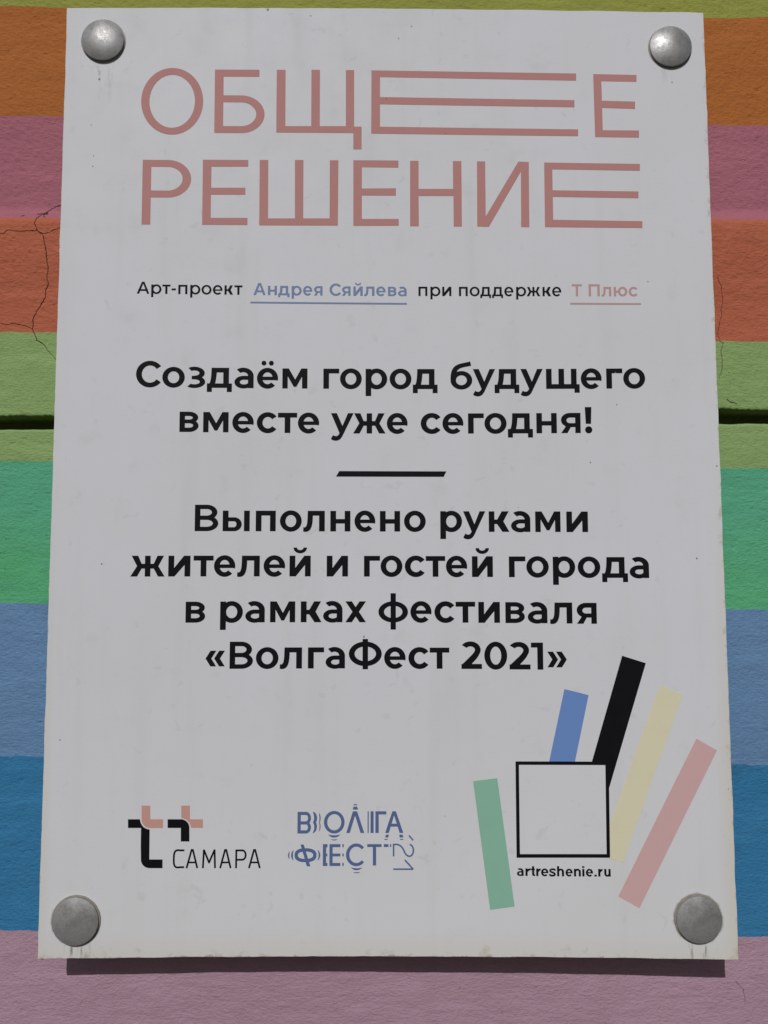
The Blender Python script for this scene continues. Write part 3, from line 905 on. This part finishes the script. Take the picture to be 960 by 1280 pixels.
# --- energy mark --------------------------------------------------
logo = print_on('company_logo', [SHAPE[k] for k in ('tt_black1a', 'tt_black1b', 'tt_black2')], BLACK, label='black hooked strokes of the company mark')
print_on('accent_strokes', [SHAPE[k] for k in ('tt_pink1', 'tt_pink2a', 'tt_pink2b')], SALMON, parent=logo, label='salmon strokes of the company mark')
print_on('wordmark', lay('wordmark', .0150, 74, 72, CAP=735), BLACK, parent=logo, label='thin black city name')

# --- festival mark ------------------------------------------------
def fest():
    g = []
    def A(p): return [(-63.42 + .046 * a, -208.72 - .0447 * b) for a, b in p]
    def B(p): return [(-24.13 + .046 * a, -208.83 - .0447 * b) for a, b in p]
    # В with its echoes
    g += [A(p) for p in (rect(183, 158, 226, 446), rect(183, 158, 300, 200), rect(183, 285, 300, 326), rect(183, 404, 300, 446),
          band2(296, 242, 66, 84, 296, 242, 26, 42, -92, 92), band2(296, 365, 66, 81, 296, 365, 26, 40, -92, 92))]
    wav = lambda x, w: [(x + 8 * 0, 160)] + bez((x, 160), (x + 26, 190), (x + 46, 240), (x + 8, 300), 8) + bez((x + 8, 300), (x + 44, 350), (x + 34, 410), (x, 440), 8)
    g.append(A(bez((383, 160), (400, 190), (416, 250), (388, 300), 8) + bez((388, 300), (420, 350), (405, 410), (383, 440), 8)
               + bez((400, 438), (450, 410), (450, 330), (428, 300), 8) + bez((428, 300), (455, 250), (445, 180), (400, 160), 8)))
    g.append(A(bez((466, 175), (474, 220), (480, 260), (468, 300), 6) + bez((468, 300), (482, 340), (478, 390), (466, 420), 6)
               + bez((470, 420), (498, 380), (494, 330), (478, 300), 6) + bez((478, 300), (500, 250), (492, 200), (470, 175), 6)))
    # О and its reflections
    g += [A(p) for p in ring(672, 297, 137, 150, 44, 42)]
    g.append(A(bez((588, 460), (640, 475), (700, 475), (755, 460), 8) + bez((735, 478), (700, 508), (640, 508), (608, 478), 8)))
    g.append(A(bez((628, 522), (655, 528), (690, 528), (716, 522), 6) + bez((700, 533), (685, 541), (655, 541), (640, 533), 6)))
    # Л
    g.append(B([(-22, 438), (66, 150), (122, 150), (218, 438), (168, 438), (98, 215), (92, 215), (25, 438)]))
    g.append(B([(74, 88), (122, 88), (136, 126), (64, 126)]))
    g.append(B([(78, 55), (120, 55), (128, 70), (72, 70)]))
    # Г in three beats
    g += [B(p) for p in (rect(262, 150, 277, 438), rect(301, 150, 342, 438), rect(366, 150, 410, 438), rect(366, 150, 512, 192))]
    # А
    g.append(B([(496, 438), (592, 150), (640, 150), (738, 438), (688, 438), (618, 212), (612, 212), (545, 438)]))
    g.append(B(rect(560, 315, 680, 354)))
    g += [B(p) for p in ([(508, 460), (546, 460), (536, 498), (494, 498)], [(684, 460), (728, 460), (738, 498), (688, 498)],
                         rect(486, 518, 528, 530), rect(694, 518, 738, 530))]
    def rr(cx, cy, rx, ry, tv, th, half):
        def se(a, X_, Y_):
            c, n_ = math.cos(a), math.sin(a)
            return (cx + X_ * math.copysign(abs(c) ** .82, c), cy + Y_ * math.copysign(abs(n_) ** .82, n_))
        an = [math.radians(180 * half - (2 if half else 0) + (184 if half else 180) * k / 32) for k in range(33)]
        return [se(a, rx, ry) for a in an] + [se(a, rx - tv, ry - th) for a in an][::-1]
    # Ф, tilted, with echoes on both sides
    g += [A(rr(293, 733, 146, 92, 45, 44, s)) for s in (0, 1)]
    g.append(A([(225, 592), (268, 592), (358, 880), (312, 880)]))
    for x, w_, t, h in ((98, 32, 25, 68), (60, 20, 16, 50)):
        g.append(A(bez((x + w_, 733 - h), (x - 6, 733 - h / 2), (x - 6, 733 + h / 2), (x + w_, 733 + h), 8) + bez((x + w_ + 4, 733 + h), (x + t, 733 + h / 2), (x + t, 733 - h / 2), (x + w_ + 4, 733 - h), 8)))
    g.append(A(bez((455, 664), (500, 700), (500, 766), (455, 804), 8) + bez((450, 804), (472, 766), (472, 700), (450, 664), 8)))
    # Е in beats
    g += [A(p) for p in (rect(523, 588, 566, 876), rect(560, 588, 584, 630), rect(560, 836, 584, 876), [(560, 722), (582, 708), (582, 752), (560, 742)],
                         rect(610, 588, 652, 876), rect(610, 588, 755, 628), rect(610, 712, 755, 750), rect(610, 836, 755, 876),
                         rect(781, 588, 800, 628), rect(781, 712, 800, 750), rect(781, 836, 800, 876))]
    # С and reflections
    g.append(B(band2(112, 727, 136, 150, 114, 727, 94, 108, -41, -319)))
    g.append(B(bez((40, 892), (90, 908), (150, 908), (196, 892), 8) + bez((172, 912), (140, 936), (90, 936), (62, 912), 8)))
    g.append(B(bez((72, 952), (100, 958), (140, 958), (166, 952), 6) + bez((152, 963), (135, 970), (100, 970), (84, 963), 6)))
    # Т
    g += [B(p) for p in (rect(258, 586, 448, 624), rect(332, 590, 376, 868), rect(478, 586, 540, 624), rect(560, 586, 577, 624))]
    return g

def year():
    def B(p): return [(-24.13 + .046 * a, -208.83 - .0447 * b) for a, b in p]
    w_ = 21
    two = [(608, 748), (608, 590)] + bez((620, 590), (700, 580), (735, 640), (752, 690), 8) + bez((752, 690), (790, 775), (870, 760), (871, 665), 9)[1:] + bez((871, 665), (872, 630), (850, 595), (822, 590), 6)[1:]
    return [B(stroke(two, w_)), B(stroke([(602, 916), (866, 916)], w_)), B(stroke([(868, 917), (756, 794)], w_)), B(stroke([(812, 470), (868, 536)], w_ * .95))]

fl = print_on('festival_logo', fest(), NAVY, label='blue festival name with rippling echoes')
print_on('year_mark', year(), NAVY, parent=fl, label='thin year figures turned sideways')

# --- colour bars and the framed square ----------------------------
for k, m, l in (('green', GREEN_B, 'upright green bar'), ('blue', BLUE_B, 'short blue bar'), ('black', BLACK, 'black bar'), ('yellow', YELLOW_B, 'pale yellow bar'), ('pink', PINK_B, 'pink bar')):
    print_on('colour_bar', [SHAPE[k]], m, label=l)
fo = SHAPE['frame_out']
fcx, fcz = sum(p[0] for p in fo) / 4, sum(p[1] for p in fo) / 4
ins = [(fcx + (x - fcx) * (1 - 2.1 / 28.5), fcz + (z - fcz) * (1 - 2.1 / 28.5)) for x, z in fo]
fr = print_on('code_frame', [[fo[i], fo[(i + 1) % 4], ins[(i + 1) % 4], ins[i]] for i in range(4)], BLACK, lift=.2, label='square black outline')
print_on('blank_field', [ins], BOARD, parent=fr, lift=.2)
print_on('web_address', lay('web', .00835, 160, 124, X=530), BLACK, label='small bold web address')

# ------------------------------------------------------------------ the four fixings
def cap_metal():
    m = NB('dull zinc', rough=.5, spec=.5, metal=.55)
    a = m.noise(120.0, 5, .65)
    b = m.noise(1100.0, 4, .7)
    sp_ = m.noise(420.0, 4, .7)
    X, Y, Z = m.xyz()
    col = m.mix(m.map(a, .35, .7), (.48, .485, .50), (.40, .40, .41))
    col = m.mix(m.map(sp_, .55, .72, 0, .38), col, (.24, .235, .23))
    col = m.mix(m.map(b, .55, .8, 0, .6), col, (.50, .50, .51))
    st = m.noise(38.0, 6, .7, (1, 1, 1), (5, 2, 1))
    col = m.mix(m.map(st, .48, .66, 0, .4), col, (.17, .16, .14))
    gr = m.noise(700.0, 2, .6, (.08, 1, 1), (1, 0, 0), .3)
    col = m.mix(m.map(gr, .62, .72, 0, .35), col, (.62, .62, .63))
    m.put(m.b.inputs['Roughness'], m.map(sp_, .35, .75, .42, .64))
    m.bump(m.math('ADD', b, m.math('MULTIPLY', sp_, .5)), .3, .0003)
    return m.done(col)

ZINC = cap_metal()
WASH = NB('aged nylon', rough=.5, spec=.3)
WASH = WASH.done(WASH.mix(WASH.noise(300, 4), (.42, .40, .34), (.20, .18, .14)))

def lathe(name, prof, mat, parent, loc, axis_n=64):
    """profile of (radius, height towards the viewer) in mm"""
    bm = bmesh.new()
    rings = []
    for r, h in prof:
        if r < 1e-6:
            rings.append([bm.verts.new((0, -h * MM, 0))])
        else:
            rings.append([bm.verts.new((r * MM * math.cos(2 * math.pi * k / axis_n), -h * MM, r * MM * math.sin(2 * math.pi * k / axis_n))) for k in range(axis_n)])
    for a, b in zip(rings, rings[1:]):
        for k in range(axis_n):
            k2 = (k + 1) % axis_n
            if len(b) == 1:
                bm.faces.new((a[k], a[k2], b[0]))
            elif len(a) == 1:
                bm.faces.new((a[0], b[k2], b[k]))
            else:
                bm.faces.new((a[k], a[k2], b[k2], b[k]))
    bmesh.ops.recalc_face_normals(bm, faces=bm.faces)
    for f in bm.faces:
        f.smooth = True
    for e in bm.edges:
        if len(e.link_faces) == 2 and e.calc_face_angle(0) > .7:
            e.smooth = False
    me = bpy.data.meshes.new(name)
    bm.to_mesh(me)
    bm.free()
    o = link_mesh(name, me, mat, parent)
    o.location = loc
    return o

def dome(R, rise, skirt):
    out = [(R - .3, 0), (R, .4), (R, skirt)]
    rs = (R * R + rise * rise) / (2 * rise)
    a0 = math.asin(R / rs)
    for k in range(1, 15):
        a = a0 * (1 - k / 14)
        out.append((rs * math.sin(a) if k < 14 else 0, skirt + rs * (math.cos(a) - math.cos(a0))))
    return out

for bx, bz, R, rise, lab in ((-185.5, 277.4, 13.75, 3.8, 'brightly lit domed metal cap'), (186.9, 275.6, 13.65, 3.7, 'domed metal cap lit from one side'),
                             (-187.8, -278.4, 13.9, 2.1, 'dull grey metal cap above dirty drips'), (187.1, -277.2, 13.6, 2.0, 'dull grey metal cap ringed with grime')):
    y = board_y(bx, bz)
    c = lathe('fixing_cap', dome(R, rise, 1.6), ZINC, sign, (bx * MM, (y - .5) * MM, (bz + SZ) * MM))
    c['label'] = lab
    lathe('washer', [(0, 0), (R + .75, 0), (R + .75, .45), (R - 1, .55), (0, .55)], WASH, c, (0, .0005, 0))
    ln = WY - y - PT + 2.0
    lathe('spacer', [(0, 0), (8, 0), (8, ln), (0, ln)], ZINC, c, (0, (PT + ln + .5) * MM, 0))
